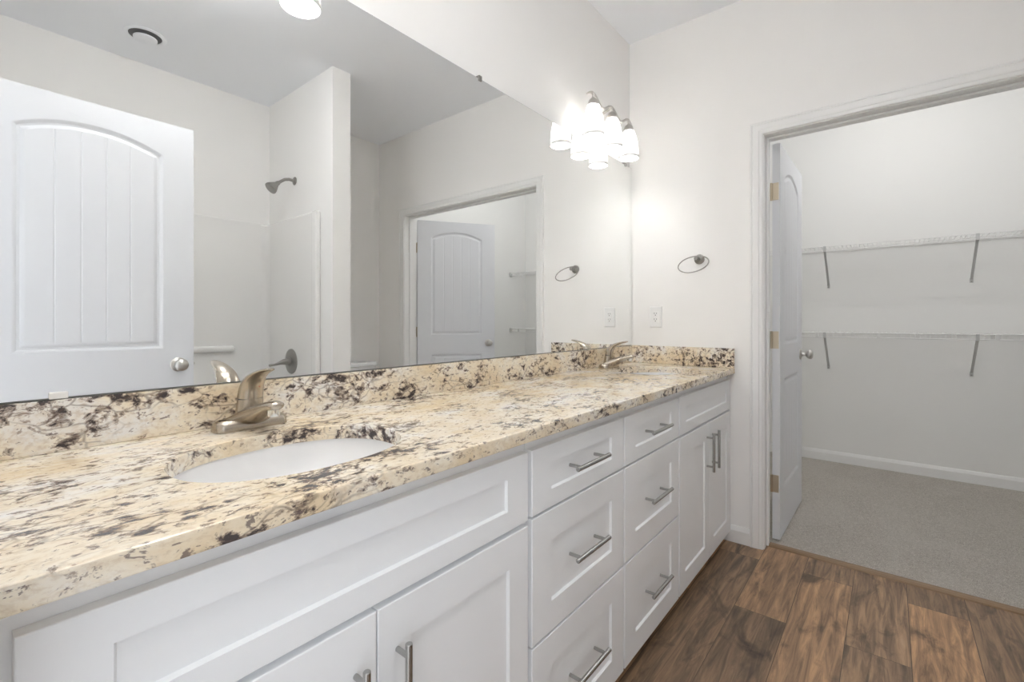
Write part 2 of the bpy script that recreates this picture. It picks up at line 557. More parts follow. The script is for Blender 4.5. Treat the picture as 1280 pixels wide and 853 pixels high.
def door_slab(width, height, z_base):
    """slab in local axes: u along width from the hinge edge, v thickness (0..0.035), w up; moulded panels on both faces"""
    T = 0.035
    st = 0.118
    panels = [(st, width - st, 0.235, 0.815, 0.0), (st, width - st, 0.988, 1.872, 0.060)]
    bm = B()
    outer = [(0, 0), (width, 0), (width, height), (0, height)]
    for side in (0, 1):
        y = lambda d: d if side == 0 else T - d
        holes = []
        for (a0, a1, z0, zs, rise) in panels:
            lv = [(0.0, 0.0), (0.004, 0.001), (0.014, 0.0075), (0.022, 0.008), (0.034, 0.003), (0.038, 0.0022)]
            L = []
            for ins, d in lv:
                pts, top, x0, x1 = panel_ring(a0, a1, z0, zs, rise, ins)
                L.append([(p[0], y(d), p[1]) for p in pts])
            loops(bm, L, False, False)
            holes.append([Vector((p[0], p[1], 0)) for p in panel_ring(a0, a1, z0, zs, rise, 0.0)[0]])
            # planked field with V grooves
            npl = 5
            xs = []
            for k in range(npl):
                xa, xb = x0 + (x1 - x0) * k / npl, x0 + (x1 - x0) * (k + 1) / npl
                g_ = 0.0035
                if k:
                    xs.append((xa, 0.0040)); xs.append((xa + g_, 0.0022))
                else:
                    xs.append((xa, 0.0022))
                for q in (0.25, 0.5, 0.75):
                    xs.append((xa + (xb - xa) * q, 0.0022))
                xs.append((xb - (g_ if k < npl - 1 else 0), 0.0022))
            zb = z0 + 0.038
            for (xa, da), (xb, db) in zip(xs, xs[1:]):
                bm.faces.new([bm.verts.new(p) for p in ((xa, y(da), zb), (xb, y(db), zb), (xb, y(db), top(xb)), (xa, y(da), top(xa)))])
        polys = [[Vector((p[0], p[1], 0)) for p in outer]] + [h_[::-1] for h_ in holes]
        flat = [v for p in polys for v in p]
        vs = [bm.verts.new((v.x, y(0.0), v.y)) for v in flat]
        for t in tessellate_polygon(polys):
            try:
                bm.faces.new([vs[i] for i in t])
            except ValueError:
                pass
    for (ua, wa), (ub, wb) in zip(outer, outer[1:] + outer[:1]):
        bm.faces.new([bm.verts.new(p) for p in ((ua, 0, wa), (ub, 0, wb), (ub, T, wb), (ua, T, wa))])
    bmesh.ops.remove_doubles(bm, verts=bm.verts[:], dist=1e-5)
    bm.transform(Matrix.Translation((0, 0, z_base)))
    return bm

def knob_mesh(u, w, side):
    bm = B()
    T = 0.035
    v0, d = (0.0, -1) if side == 0 else (T, 1)
    lathe(bm, [(0.0, 0), (0.0325, 0), (0.0325, 0.003), (0.029, 0.007), (0.014, 0.010), (0.0115, 0.014), (0.0110, 0.028), (0.015, 0.033),
               (0.0235, 0.039), (0.0275, 0.047), (0.0278, 0.053), (0.025, 0.061), (0.017, 0.066), (0.0, 0.0675)], (u, v0, w), (0, d, 0), 28)
    return bm

def make_door(name, label, width, M4, hinge_side, hinge_zs, kw, z_base=0.012, latch=True):
    """M4 maps local (u, v, w) to the room; hinge_side: face (0/1) the barrels sit on"""
    bm = door_slab(width, 2.022, z_base)
    bm.transform(M4)
    d = obj(name, bm, M['door'], None, 20)
    d['kind'] = 'structure'
    d['label'] = label
    d['category'] = 'door'
    ORG[d.name] = Vector((0, 0, 0))
    for side in (0, 1):
        bm = knob_mesh(width - 0.062, 0.925, side)
        bm.transform(M4)
        obj('knob', bm, M['nickel'], d, 40)
    for hz in hinge_zs:
        bm = B()
        v = 0.039 if hinge_side else -0.004
        # leaf on the slab's edge and the barrel at its corner
        lo, hi = (0.006, 0.036) if hinge_side else (-0.001, 0.029)
        bbox(bm, -0.0025, 0.0005, lo, hi, hz - 0.044, hz + 0.044, 0.001)
        lathe(bm, [(0.0, 0), (0.0058, 0), (0.0058, 0.089), (0.0, 0.089)], (-0.004, v, hz - 0.0445), n=14)
        for kz in (-0.0165, 0.0165):
            lathe(bm, [(0.0064, 0), (0.0064, 0.001)], (-0.004, v, hz + kz), n=14)
        # leaf let into the jamb, turned out with the barrel
        o_ = -1 if hinge_side else 1
        bbox(bm, -0.0065, -0.0035, min(v, v + o_ * 0.0) - 0.001, max(v, v) + 0.001, hz - 0.044, hz + 0.044, 0.0005)
        bm.transform(M4)
        h_ = obj('hinge', bm, M['brass'], d, 40)
    if latch:
        bm = B()
        bbox(bm, width - 0.001, width + 0.0015, 0.006, 0.029, 0.896, 0.954, 0.001)
        bbox(bm, width, width + 0.009, 0.012, 0.023, 0.919, 0.931, 0.002)
        bm.transform(M4)
        obj('latch', bm, M['nickel'], d)
    return d

def frame(origin, u, v):
    u, v = Vector(u).normalized(), Vector(v).normalized()
    m4 = Matrix((u, v, (0, 0, 1))).transposed().to_4x4()
    m4.translation = Vector(origin)
    return m4
HZ = (0.295, 1.03, 1.79)
make_door('door_1', 'left closet door standing open into the carpeted closet', 0.685,
          frame((0.757, 2.698, 0), (0.012, 1, 0), (-1, 0.012, 0)), 1, HZ, 0.925, latch=False)
a2 = math.radians(33)
make_door('door_2', 'right closet door with arched top panel seen in the mirror through the closet doorway', 0.715,
          frame((2.122, 2.702, 0), (-math.sin(a2), math.cos(a2), 0), (math.cos(a2), math.sin(a2), 0)), 1, HZ, 0.925, latch=False)
make_door('door_3', 'white entry door with arched planked panel standing before the shower', 0.712,
          frame((1.417, 0.055, 0), (0, 1, 0), (1, 0, 0)), 1, HZ, 0.925)

# ---------------------------------------------------------------- vanity cabinets
def rect(x, y0, y1, z0, z1, i=0.0):
    return [(x, y0 + i, z0 + i), (x, y1 - i, z0 + i), (x, y1 - i, z1 - i), (x, y0 + i, z1 - i)]

def rect2(x, y0, y1, z0, z1, sy, sz):
    return [(x, y0 + sy, z0 + sz), (x, y1 - sy, z0 + sz), (x, y1 - sy, z1 - sz), (x, y0 + sy, z1 - sz)]

def shaker(y0, y1, z0, z1, sy, sz):
    bm = B()
    x0 = XB + 0.0005
    loops(bm, [rect(x0, y0, y1, z0, z1), rect(XF - 0.0018, y0, y1, z0, z1), rect(XF - 0.0005, y0, y1, z0, z1, 0.0006), rect(XF, y0, y1, z0, z1, 0.0018),
               rect2(XF, y0, y1, z0, z1, sy, sz), rect2(XF - 0.0065, y0, y1, z0, z1, sy + 0.0035, sz + 0.0035)])
    return bm

def bar_pull(y, z, vertical, x0, length=0.172, cc=0.128):
    bm = B()
    r = 0.006
    xo = XF + 0.030
    e = 0.0012
    def bar(d):
        return (xo, y, z + d) if vertical else (xo, y + d, z)
    hl = length / 2
    tube(bm, [bar(-hl), bar(-hl + e), bar(hl - e), bar(hl)], [r - e, r, r, r - e], 16)
    for s in (-cc / 2, cc / 2):
        p = bar(s)
        tube(bm, [(x0, p[1], p[2]), (xo - 0.002, p[1], p[2])], 0.0045, 12)
    return bm

def carcass(t, y0, y1, left_end=False, right_end=False, mid=None):
    bm = B()
    th = 0.016
    zb = 0.055
    box(bm, 0.012, XB - 0.019, y0, y0 + th, zb, CB_)
    box(bm, 0.012, XB - 0.019, y1 - th, y1, zb, CB_)
    box(bm, 0.012, XB - 0.019, y0 + th, y1 - th, zb, zb + th)
    box(bm, 0.012, 0.018, y0 + th, y1 - th, zb + th, CB_)
    obj('carcass', bm, M['cabinet_inside'], t)
    bm = B()      # face frame
    w = 0.038
    xa, xb = XB - 0.019, XB
    box(bm, xa, xb, y0, y0 + w, zb, CB_)
    box(bm, xa, xb, y1 - w, y1, zb, CB_)
    box(bm, xa, xb, y0 + w, y1 - w, CB_ - w, CB_)
    box(bm, xa, xb, y0 + w, y1 - w, zb, zb + w)
    box(bm, xa, xb, y0 + w, y1 - w, 0.655, 0.69)
    if mid:
        box(bm, xa, xb, y0 + w, y1 - w, 0.36, 0.39)
    obj('face_frame', bm, M['cabinet'], t)
    bm = B()
    box(bm, 0.455, 0.471, y0, y1, 0.0, zb)
    obj('toe_kick', bm, M['cabinet'], t)

FT = 0.829
def sink_cabinet(label, y0, y1, f0, f1, mid, ftb, dt, hy, hd):
    t = thing('sink_cabinet', label, 'cabinet', ((0.28), (y0 + y1) / 2, 0), 'white vanity cabinets under the counter')
    carcass(t, y0, y1)
    obj('false_front', shaker(f0, f1, ftb, FT, 0.072, 0.043), M['cabinet'], t)
    for k, (a_, b_) in enumerate(((f0, mid - 0.0015), (mid + 0.0015, f1))):
        d = obj('door', shaker(a_, b_, 0.052, dt, 0.066, 0.072), M['cabinet'], t)
        o = obj('handle', bar_pull(hy[k], dt - hd, True, XF - 0.001), M['pull'], d, 40)
    return t
sink_cabinet('white sink cabinet nearest the camera, under the left basin', BACK + 0.003, 0.8495, 0.0445, 0.8395, 0.441, 0.674, 0.663, (0.402, 0.480), 0.145)
sink_cabinet('white sink cabinet at the far end of the vanity by the closet', 1.8115, END - 0.002, 1.8165, END - 0.009, 2.203, 0.678, 0.668, (2.163, 2.243), 0.125)

def drawer_cabinet(label, y0, y1):
    t = thing('drawer_cabinet', label, 'cabinet', (0.28, (y0 + y1) / 2, 0), 'white vanity cabinets under the counter')
    carcass(t, y0, y1, mid=True)
    ym = (y0 + y1) / 2
    for z0, z1, sz in ((0.677, FT, 0.043), (0.3775, 0.671, 0.072), (0.052, 0.3715, 0.074)):
        d = obj('drawer', shaker(y0 + 0.004, y1 - 0.004, z0, z1, 0.078, sz), M['cabinet'], t)
        obj('handle', bar_pull(ym, (z0 + z1) / 2 + 0.002, False, XF - 0.0075), M['pull'], d, 40)
    return t
drawer_cabinet('white three drawer cabinet beside the near sink cabinet', 0.851, 1.3295)
drawer_cabinet('white three drawer cabinet beside the far sink cabinet', 1.331, 1.810)

# ---------------------------------------------------------------- counter and splashes
SINKS = ((0.325, 0.425), (0.300, 2.185))
SA, SB = 0.152, 0.200      # half axes of the cut-outs (x, y)
def ell(cx_, cy_, a_, b_, z, n=64):
    r = []
    for k in range(n):
        t = 2 * PI * k / n
        ct, st = math.cos(t), math.sin(t)
        e = 2 / 2.25
        r.append((cx_ + a_ * math.copysign(abs(ct) ** e, ct), cy_ + b_ * math.copysign(abs(st) ** e, st), z))
    return r
bm = B()
xc = 0.575
y0, y1 = BACK + 0.002, END - 0.001
prof = [(0.0, CB_), (xc - 0.004, CB_), (xc - 0.001, CB_ + 0.001), (xc, CB_ + 0.004), (xc, CT - 0.005), (xc - 0.0015, CT - 0.0015), (xc - 0.005, CT)]
rings = [[bm.verts.new((x, y, z)) for x, z in prof] for y in (y0, y1)]
for i in range(len(prof) - 1):
    if i == 0:
        continue
    bm.faces.new((rings[0][i], rings[0][i + 1], rings[1][i + 1], rings[1][i]))
for r in rings:
    top = bm.verts.new((0.0, r[0].co.y, CT))
    bm.faces.new(list(r) + [top])
bm.faces.new([bm.verts.new(p) for p in ((0, y0, CB_), (0, y1, CB_), (0, y1, CT), (0, y0, CT))])
for zz, edge, grow in ((CT, xc - 0.005, 0.003), (CB_, xc - 0.004, 0.0)):
    polys = [[Vector((0, y0, 0)), Vector((edge, y0, 0)), Vector((edge, y1, 0)), Vector((0, y1, 0))]]
    for sx_, sy_ in SINKS:
        polys.append([Vector((p[0], p[1], 0)) for p in ell(sx_, sy_, SA + grow, SB + grow, 0)][::-1])
    flat = [v for p in polys for v in p]
    vs = [bm.verts.new((v.x, v.y, zz)) for v in flat]
    for t in tessellate_polygon(polys):
        bm.faces.new([vs[i] for i in t])
for sx_, sy_ in SINKS:
    loops(bm, [ell(sx_, sy_, SA + 0.003, SB + 0.003, CT), ell(sx_, sy_, SA + 0.0008, SB + 0.0008, CT - 0.0009), ell(sx_, sy_, SA, SB, CT - 0.003), ell(sx_, sy_, SA, SB, CB_)], False, False)
bmesh.ops.remove_doubles(bm, verts=bm.verts[:], dist=1e-5)
o = obj('countertop', bm, M['granite'], None, 35)
tag(o, 'long speckled cream and brown granite vanity top with two oval cut-outs', 'countertop')

bm = B(); bbox(bm, 0.001, 0.021, BACK + 0.002, END - 0.001, CT, 0.983, 0.002)
tag(obj('backsplash', bm, M['granite'], None, 35), 'long granite splash under the mirror', 'backsplash')
bm = B(); bbox(bm, 0.0215, 0.575, END - 0.021, END - 0.001, CT, 0.987, 0.002)
tag(obj('side_splash', bm, M['granite'], None, 35), 'short granite splash on the end wall below the outlet', 'backsplash')

# ---------------------------------------------------------------- basins
def make_sink(sx_, sy_, label):
    t = thing('sink', label, 'sink', (sx_, sy_, CB_ - 0.15), 'white oval undermount basins')
    bm = B()
    z = CB_ - 0.0005
    L = [ell(sx_, sy_, SA + 0.028, SB + 0.028, z - 0.012), ell(sx_, sy_, SA + 0.028, SB + 0.028, z), ell(sx_, sy_, SA + 0.004, SB + 0.004, z)]
    for q in (0.0, 0.08, 0.2, 0.35, 0.5, 0.65, 0.78, 0.88, 0.95):
        s = math.cos(q * PI / 2) ** 0.62
        L.append(ell(sx_, sy_, (SA + 0.003) * max(s, 0.15), (SB + 0.003) * max(s, 0.12), z - 0.004 - 0.135 * math.sin(q * PI / 2) ** 1.15))
    L.append(ell(sx_, sy_, 0.020, 0.020, z - 0.142))
    L.append(ell(sx_, sy_, 0.020, 0.020, z - 0.152))
    n0 = len(L)
    for q in (0.95, 0.65, 0.35, 0.08):
        s = math.cos(q * PI / 2) ** 0.62
        L.append(ell(sx_, sy_, (SA + 0.012) * max(s, 0.2), (SB + 0.012) * max(s, 0.16), z - 0.014 - 0.138 * math.sin(q * PI / 2) ** 1.15))
    loops(bm, L, False, False)
    obj('bowl', bm, M['china'], t, 45)
    bm = B()
    lathe(bm, [(0.0, -0.010), (0.014, -0.010), (0.0185, -0.004), (0.0215, 0.0), (0.023, 0.0015), (0.0205, 0.003), (0.017, 0.0), (0.015, -0.004), (0.013, -0.003), (0.0, 0.001)], (sx_, sy_, z - 0.1405), n=24)
    obj('drain', bm, M['nickel'], t, 40)
    return t
make_sink(*SINKS[0], 'white oval basin set in the granite in front of the near faucet')
make_sink(*SINKS[1], 'white oval basin at the far end of the granite top')

# ---------------------------------------------------------------- faucets
def make_faucet(fx, fy, label):
    t = thing('faucet', label, 'faucet', (fx, fy, CT), 'single lever faucets behind the basins')
    z = CT
    # base: two swept wings with square-ish ends
    bm = B()
    def bs(i, dz):
        return rrect(fx - 0.027 + i, fx + 0.025 - i, fy - 0.076 + i, fy + 0.076 - i, 0.019, z + dz)
    loops(bm, [bs(0.0012, 0.0002), bs(0.0, 0.002), bs(0.0012, 0.013), bs(0.003, 0.0185), bs(0.007, 0.0225), bs(0.012, 0.0242)])
    base = obj('base', bm, M['faucet'], t, 50)
    # spout sweeping up and forward
    bm = B()
    secs = []
    path = [(-0.016, 0.016, 0.062, 0.010), (-0.004, 0.020, 0.053, 0.0155), (0.011, 0.0260, 0.0420, 0.0190), (0.030, 0.0335, 0.0320, 0.0190), (0.055, 0.0425, 0.0250, 0.0165), (0.080, 0.0510, 0.0215, 0.0135), (0.102, 0.0580, 0.0195, 0.0115),
            (0.117, 0.0615, 0.0180, 0.0105), (0.127, 0.0625, 0.0155, 0.0092), (0.132, 0.0620, 0.0110, 0.0065), (0.134, 0.0615, 0.0040, 0.0025)]
    for i, (dx, dz, hw, hh) in enumerate(path):
        p0 = path[max(i - 1, 0)]; p1 = path[min(i + 1, len(path) - 1)]
        tn = Vector((p1[0] - p0[0], 0, p1[1] - p0[1])).normalized()
        up = Vector((-tn.z, 0, tn.x))
        secs.append(((fx + dx, fy, z + dz), Vector((0, hw, 0)), up * hh))
    loft(bm, secs, 28)
    sp = obj('spout', bm, M['faucet'], t, 60)
    bm = B()
    lathe(bm, [(0.0, 0), (0.0115, 0), (0.0125, 0.002), (0.0125, 0.014), (0.0, 0.014)], (fx + 0.113, fy, z + 0.0400), n=20)
    obj('aerator', bm, M['chrome'], sp, 40)['label'] = 'bright aerator ring'
    # body column
    bm = B()
    loft(bm, [((fx - 0.004 + dx, fy, z + dz), (0, hw, 0), (hd_, 0, 0)) for dx, dz, hw, hd_ in ((-0.004, 0.004, 0.0320, 0.0240), (-0.003, 0.024, 0.0305, 0.0220), (-0.001, 0.044, 0.0285, 0.0200), (0.002, 0.0645, 0.0270, 0.0185))], 36)
    obj('body', bm, M['faucet'], t, 50)
    # lever: dome that runs forward and up into a thin tip
    bm = B()
    secs = []
    path = [(-0.0020, 0.0680, 0.0268, 0.0183), (-0.0005, 0.0760, 0.0266, 0.0182), (0.0030, 0.0870, 0.0260, 0.0172), (0.0090, 0.0980, 0.0250, 0.0152), (0.0180, 0.1075, 0.0236, 0.0126),
            (0.0300, 0.1160, 0.0214, 0.0096), (0.0470, 0.1235, 0.0186, 0.0070), (0.0660, 0.1295, 0.0158, 0.0054), (0.0840, 0.1335, 0.0134, 0.0044), (0.0950, 0.1355, 0.0102, 0.0036), (0.1010, 0.1366, 0.0042, 0.0016)]
    for i, (dx, dz, hw, hh) in enumerate(path):
        p0 = path[max(i - 1, 0)]; p1 = path[min(i + 1, len(path) - 1)]
        tn = Vector((p1[0] - p0[0], 0, p1[1] - p0[1])).normalized()
        up = Vector((-tn.z, 0, tn.x))
        secs.append(((fx + dx, fy, z + dz), Vector((0, hw, 0)), up * hh))
    loft(bm, secs, 28)
    lv = obj('lever', bm, M['faucet'], t, 60)
    bm = B()
    loft(bm, [((fx - 0.002, fy, z + dz), (0, 0.0262, 0), (0.0177, 0, 0)) for dz in (0.0640, 0.0685)], 36)
    obj('seal_ring', bm, M['slot'], lv, 40)['label'] = 'dark joint ring'
    bm = B()     # temperature dots either side of the lever's front
    lathe(bm, [(0.0, -0.001), (0.0034, -0.001), (0.0030, 0.0010), (0.0, 0.0013)], (fx + 0.0208, fy + 0.0105, z + 0.0940), (0.88, 0.36, -0.30), 14)
    obj('hot_mark', bm, M['red'], lv)['label'] = 'small red dot'
    return t
f1 = make_faucet(0.078, 0.4415, 'brushed nickel faucet behind the near basin')
dup(f1, (0.0, 2.160 - 0.4415, 0.0), 'brushed nickel faucet in the far corner by the end wall')

# ---------------------------------------------------------------- mirror
mr = thing('mirror', 'wide frameless wall mirror above the granite splash', 'mirror', (0.0, 1.29, 0.985))
bm = B(); box(bm, 0.0005, MIR - 0.0005, 0.03, 2.5625, 0.9845, 2.020)
obj('backing', bm, M['glass_edge'], mr)['label'] = 'dark mirror edge'
bm = B(); box(bm, MIR - 0.0008, MIR, 0.031, 2.5615, 0.9865, 2.019)
obj('glass', bm, M['mirror'], mr)
for y_, z_, up in ((0.45, 2.020, 1), (1.26, 2.020, 1), (2.475, 2.020, 1), (0.138, 0.986, -1)):
    bm = B()
    if up > 0:
        bbox(bm, 0.0005, MIR + 0.004, y_ - 0.008, y_ + 0.008, z_ - 0.008, z_ + 0.012, 0.002)
        lathe(bm, [(0.0, 0.0), (0.004, 0.0), (0.003, 0.002), (0.0, 0.0025)], (MIR + 0.004, y_, z_ + 0.006), (1, 0, 0), 12)
        obj('clip', bm, M['darkmetal'], mr)['label'] = 'small dark top clip'
    else:
        bbox(bm, MIR, MIR + 0.004, y_ - 0.013, y_ + 0.013, z_ - 0.002, z_ + 0.011, 0.002)
        obj('clip', bm, M['clear'], mr)['label'] = 'clear plastic bottom clip'

# ---------------------------------------------------------------- vanity lights
def make_vanity_light(yc, label):
    t = thing('vanity_light', label, 'light', (0.0, yc, 2.17), 'three shade wall lights over the mirror')
    sx_ = 0.107
    ys = (yc - 0.191, yc, yc + 0.191)
    bm = B()
    # oval wall plate
    L = []
    for x, a_, c_ in ((0.0005, 0.060, 0.040), (0.010, 0.060, 0.040), (0.016, 0.056, 0.036), (0.020, 0.040, 0.024)):
        L.append([(x, yc + a_ * math.cos(2 * PI * k / 32), 2.175 + c_ * math.sin(2 * PI * k / 32)) for k in range(32)])
    loops(bm, L)
    obj('wall_plate', bm, M['nickel'], t, 40)
    bm = B()
    pts = []
    for k in range(61):
        y = yc - 0.245 + 0.490 * k / 60
        ph = (y - yc) / 0.191 * 2 * PI
        pts.append((sx_ - 0.004, y, 2.183 + 0.019 * math.cos(ph)))
    tube(bm, pts, [0.0035 + 0.0035 * min(1, min(k, 60 - k) / 6) for k in range(61)], 12)
    obj('scroll_bar', bm, M['nickel'], t, 60)
    bm = B()
    tube(bm, [(0.018, yc, 2.178), (0.06, yc, 2.186), (sx_ - 0.006, yc, 2.200)], 0.0065, 12)
    obj('stem', bm, M['nickel'], t, 60)
    for y in ys:
        bm = B()
        lathe(bm, [(0.0, 0.0), (0.006, 0.0), (0.006, -0.020), (0.012, -0.024), (0.021, -0.034), (0.0265, -0.048), (0.028, -0.060), (0.0255, -0.060), (0.0, -0.056)], (sx_, y, 2.199), n=24)
        hd = obj('lamp_holder', bm, M['nickel'], t, 50)
        bm = B()
        prof = [(0.0265, 2.147), (0.030, 2.138), (0.0365, 2.118), (0.0425, 2.094), (0.0475, 2.066), (0.0510, 2.036), (0.0525, 2.010), (0.0525, 1.996), (0.0515, 1.994), (0.0500, 1.996), (0.0495, 2.010)]
        lathe(bm, [(r, z - 2.0) for r, z in prof], (sx_, y, 2.0), n=36, cap0=False, cap1=False)
        s_o = obj('lamp_shade', bm, M['shade'], t, 60)
        bm = B()
        lathe(bm, [(0.0, -0.036), (0.012, -0.034), (0.0225, -0.025), (0.028, -0.010), (0.029, 0.004), (0.025, 0.020), (0.018, 0.036), (0.014, 0.052), (0.013, 0.075), (0.0, 0.075)], (sx_, y, 2.063), n=20)
        obj('bulb', bm, M['bulb'], hd, 60)
    return t
make_vanity_light(0.440, 'nickel three shade wall light over the near basin, seen only in the mirror')
make_vanity_light(2.134, 'nickel wall light with three frosted glass shades over the far basin')

# ---------------------------------------------------------------- towel ring and outlet
t = thing('towel_ring', 'round metal towel ring on the end wall beside the closet casing', 'towel ring', (0.40, END, 1.455))
bm = B()
lathe(bm, [(0.0, 0.0), (0.0265, 0.0), (0.0265, 0.005), (0.023, 0.010), (0.012, 0.013), (0.0085, 0.018), (0.0085, 0.040), (0.011, 0.043), (0.0115, 0.058), (0.009, 0.061), (0.0, 0.061)], (0.40, END - 0.0005, 1.457), (0, -1, 0), 28)
obj('mount', bm, M['darkmetal'], t, 40)
bm = B()
beta = math.radians(40)
pts = []
for k in range(49):
    a_ = 2 * PI * k / 48
    e = -0.075 + 0.075 * math.cos(a_)
    pts.append((0.40 + 0.075 * math.sin(a_), 2.520 + e * math.cos(beta), 1.470 + e * math.sin(beta)))
tube(bm, pts, 0.0030, 10, False)
bmesh.ops.remove_doubles(bm, verts=bm.verts[:], dist=1e-5)
obj('ring', bm, M['darkmetal'], t, 60)

t = thing('outlet', 'white duplex wall outlet above the side splash', 'outlet', (0.160, END, 1.150))
bm = B()
loops(bm, [[(0.160 + sx_ * (0.0365 - i), END - d, 1.150 + sz_ * (0.0595 - i)) for sx_, sz_ in ((-1, -1), (1, -1), (1, 1), (-1, 1))] for i, d in ((0, 0.0005), (0, 0.003), (0.003, 0.0065), (0.005, 0.007))])
plate = obj('cover_plate', bm, M['plastic'], t)
bm = B(); bbox(bm, 0.160 - 0.0165, 0.160 + 0.0165, END - 0.0088, END - 0.005, 1.150 - 0.033, 1.150 + 0.033, 0.0012)
obj('receptacle', bm, M['plastic'], t)
for dz in (-0.0165, 0.0165):
    bm = B()
    zc = 1.150 + dz
    box(bm, 0.160 - 0.0075, 0.160 - 0.0053, END - 0.0093, END - 0.0085, zc, zc + 0.009)
    box(bm, 0.160 + 0.0053, 0.160 + 0.0075, END - 0.0093, END - 0.0085, zc + 0.001, zc + 0.008)
    lathe(bm, [(0.0, 0.0), (0.0027, 0.0), (0.0027, 0.0008), (0.0, 0.0008)], (0.160, END - 0.0085, zc - 0.006), (0, -1, 0), 12)
    obj('socket_slots', bm, M['slot'], t)['label'] = 'dark socket slots'

# ---------------------------------------------------------------- closet wire shelves
def wire_shelf(zt, label):
    t = thing('wire_shelf', label, 'shelf', (1.15, CLB, zt), 'white wire closet shelves')
    yf, yb, ym = CLB - 0.300, CLB - 0.008, CLB - 0.155
    x0, x1 = 0.006, CLR - 0.006
    bm = B()
    n = 89
    for k in range(n):
        x = x0 + 0.004 + (x1 - x0 - 0.008) * k / (n - 1)
        tube(bm, [(x, yb, zt), (x, yf + 0.002, zt), (x, yf, zt - 0.003), (x, yf, zt - 0.034)], 0.0020, 6)
    obj('deck', bm, M['wire'], t, 60)
    bm = B()
    for y, z, r in ((yf, zt - 0.002, 0.0030), (yf, zt - 0.034, 0.0034), (ym, zt - 0.0045, 0.0030), (yb, zt - 0.0045, 0.0030)):
        tube(bm, [(x0, y, z), (x1, y, z)], r, 8)
    obj('rods', bm, M['wire'], t, 60)
    for xb in (0.808, 1.630):
        bm = B()
        zw = zt - 0.275
        p, q = Vector((xb, yf + 0.004, zt - 0.030)), Vector((xb, CLB - 0.006, zw))
        d = (q - p).normalized(); nn = Vector((0, -d.z, d.y))
        hw = 0.0075
        L = []
        for c in (p, q):
            L.append([c + Vector((s * hw, 0, 0)) + nn * e for s, e in ((-1, 0), (-1, 0.005), (-0.75, 0.005), (-0.75, 0.0015), (0.75, 0.0015), (0.75, 0.005), (1, 0.005), (1, 0))])
        loops(bm, L)
        bbox(bm, xb - 0.0085, xb + 0.0085, yf - 0.006, yf + 0.006, zt - 0.041, zt + 0.002, 0.002)
        bbox(bm, xb - 0.009, xb + 0.009, CLB - 0.007, CLB, zw - 0.022, zw + 0.010, 0.002)
        br_ = obj('brace', bm, M['brace'], t)
        bm = B()
        lathe(bm, [(0.0, 0.0), (0.0042, 0.0), (0.003, 0.002), (0.0, 0.0026)], (xb, CLB - 0.007, zw - 0.014), (0, -1, 0), 12)
        obj('screw', bm, M['darkmetal'], br_)
    for xe, s in ((0.0, 1), (CLR, -1)):         # end brackets on the side walls
        bm = B()
        xa, xb = sorted((xe, xe + s * 0.012))
        bbox(bm, xa, xb, yf - 0.012, yf + 0.024, zt - 0.044, zt + 0.006, 0.003)
        lathe(bm, [(0.0, 0.0), (0.004, 0.0), (0.003, 0.002), (0.0, 0.0025)], (xe + s * 0.012, yf + 0.014, zt - 0.030), (s, 0, 0), 12)
        obj('end_bracket', bm, M['brace'], t)
    for xc_ in (0.760, 1.128, 1.720, 2.16):      # small square covers clipped over the lip
        bm = B()
        bbox(bm, xc_ - 0.010, xc_ + 0.010, yf - 0.0055, yf + 0.0045, zt - 0.036, zt + 0.002, 0.002)
        obj('lip_clip', bm, M['wire'], t)
    for k in range(6):
        xc_ = 0.2 + k * 0.38
        bm = B()
        bbox(bm, xc_ - 0.006, xc_ + 0.006, yb - 0.006, CLB, zt - 0.014, zt + 0.004, 0.002)
        obj('wall_clip', bm, M['wire'], t)
    return t
wire_shelf(1.690, 'upper white wire shelf on the closet back wall')
wire_shelf(1.041, 'lower white wire shelf on the closet back wall')

# ---------------------------------------------------------------- closet ceiling light (over the doorway head, out of sight)
t = thing('closet_light', 'small round ceiling light inside the closet', 'light', (1.22, 3.50, H))
bm = B(); lathe(bm, [(0.0, 0.0), (0.075, 0.0), (0.075, -0.012), (0.045, -0.028), (0.030, -0.034), (0.0, -0.034)], (1.22, 3.50, H), n=32)
obj('base', bm, M['plastic'], t, 40)
bm = B(); lathe(bm, [(0.0, 0.0), (0.016, 0.0), (0.019, -0.012), (0.028, -0.030), (0.031, -0.048), (0.026, -0.066), (0.014, -0.076), (0.0, -0.079)], (1.22, 3.50, H - 0.034), n=24)
obj('bulb', bm, M['closet_globe'], t, 60)
cl = bpy.data.lights.new('closet_lamp', 'POINT')
cl.energy = CLOSET
cl.color = (1.0, 0.98, 0.955)
cl.shadow_soft_size = 0.008
clo = bpy.data.objects.new('closet_lamp', cl)
C.objects.link(clo)
clo.location = (1.22, 3.50, H - 0.128)

# ---------------------------------------------------------------- round ceiling vent
t = thing('ceiling_vent', 'round white vent with raised centre disc on the ceiling above the tub', 'vent', (2.14, 0.745, H))
bm = B(); lathe(bm, [(0.077, 0.0), (0.100, 0.0), (0.099, -0.003), (0.090, -0.005), (0.079, -0.005), (0.077, -0.002)], (2.14, 0.745, H), n=40, cap0=False, cap1=False)
obj('rim', bm, M['ceiling'], t, 40)
bm = B(); lathe(bm, [(0.0, -0.0005), (0.078, -0.0005), (0.078, -0.0012), (0.0, -0.0025)], (2.14, 0.745, H), n=40)
obj('throat', bm, M['throat'], t, 40)['label'] = 'dark ring gap'
bm = B(); lathe(bm, [(0.0, -0.0025), (0.014, -0.0025), (0.014, -0.010), (0.050, -0.011), (0.056, -0.014), (0.056, -0.020), (0.048, -0.025), (0.0, -0.027)], (2.14, 0.745, H), n=40)
obj('disc', bm, M['ceiling'], t, 40)

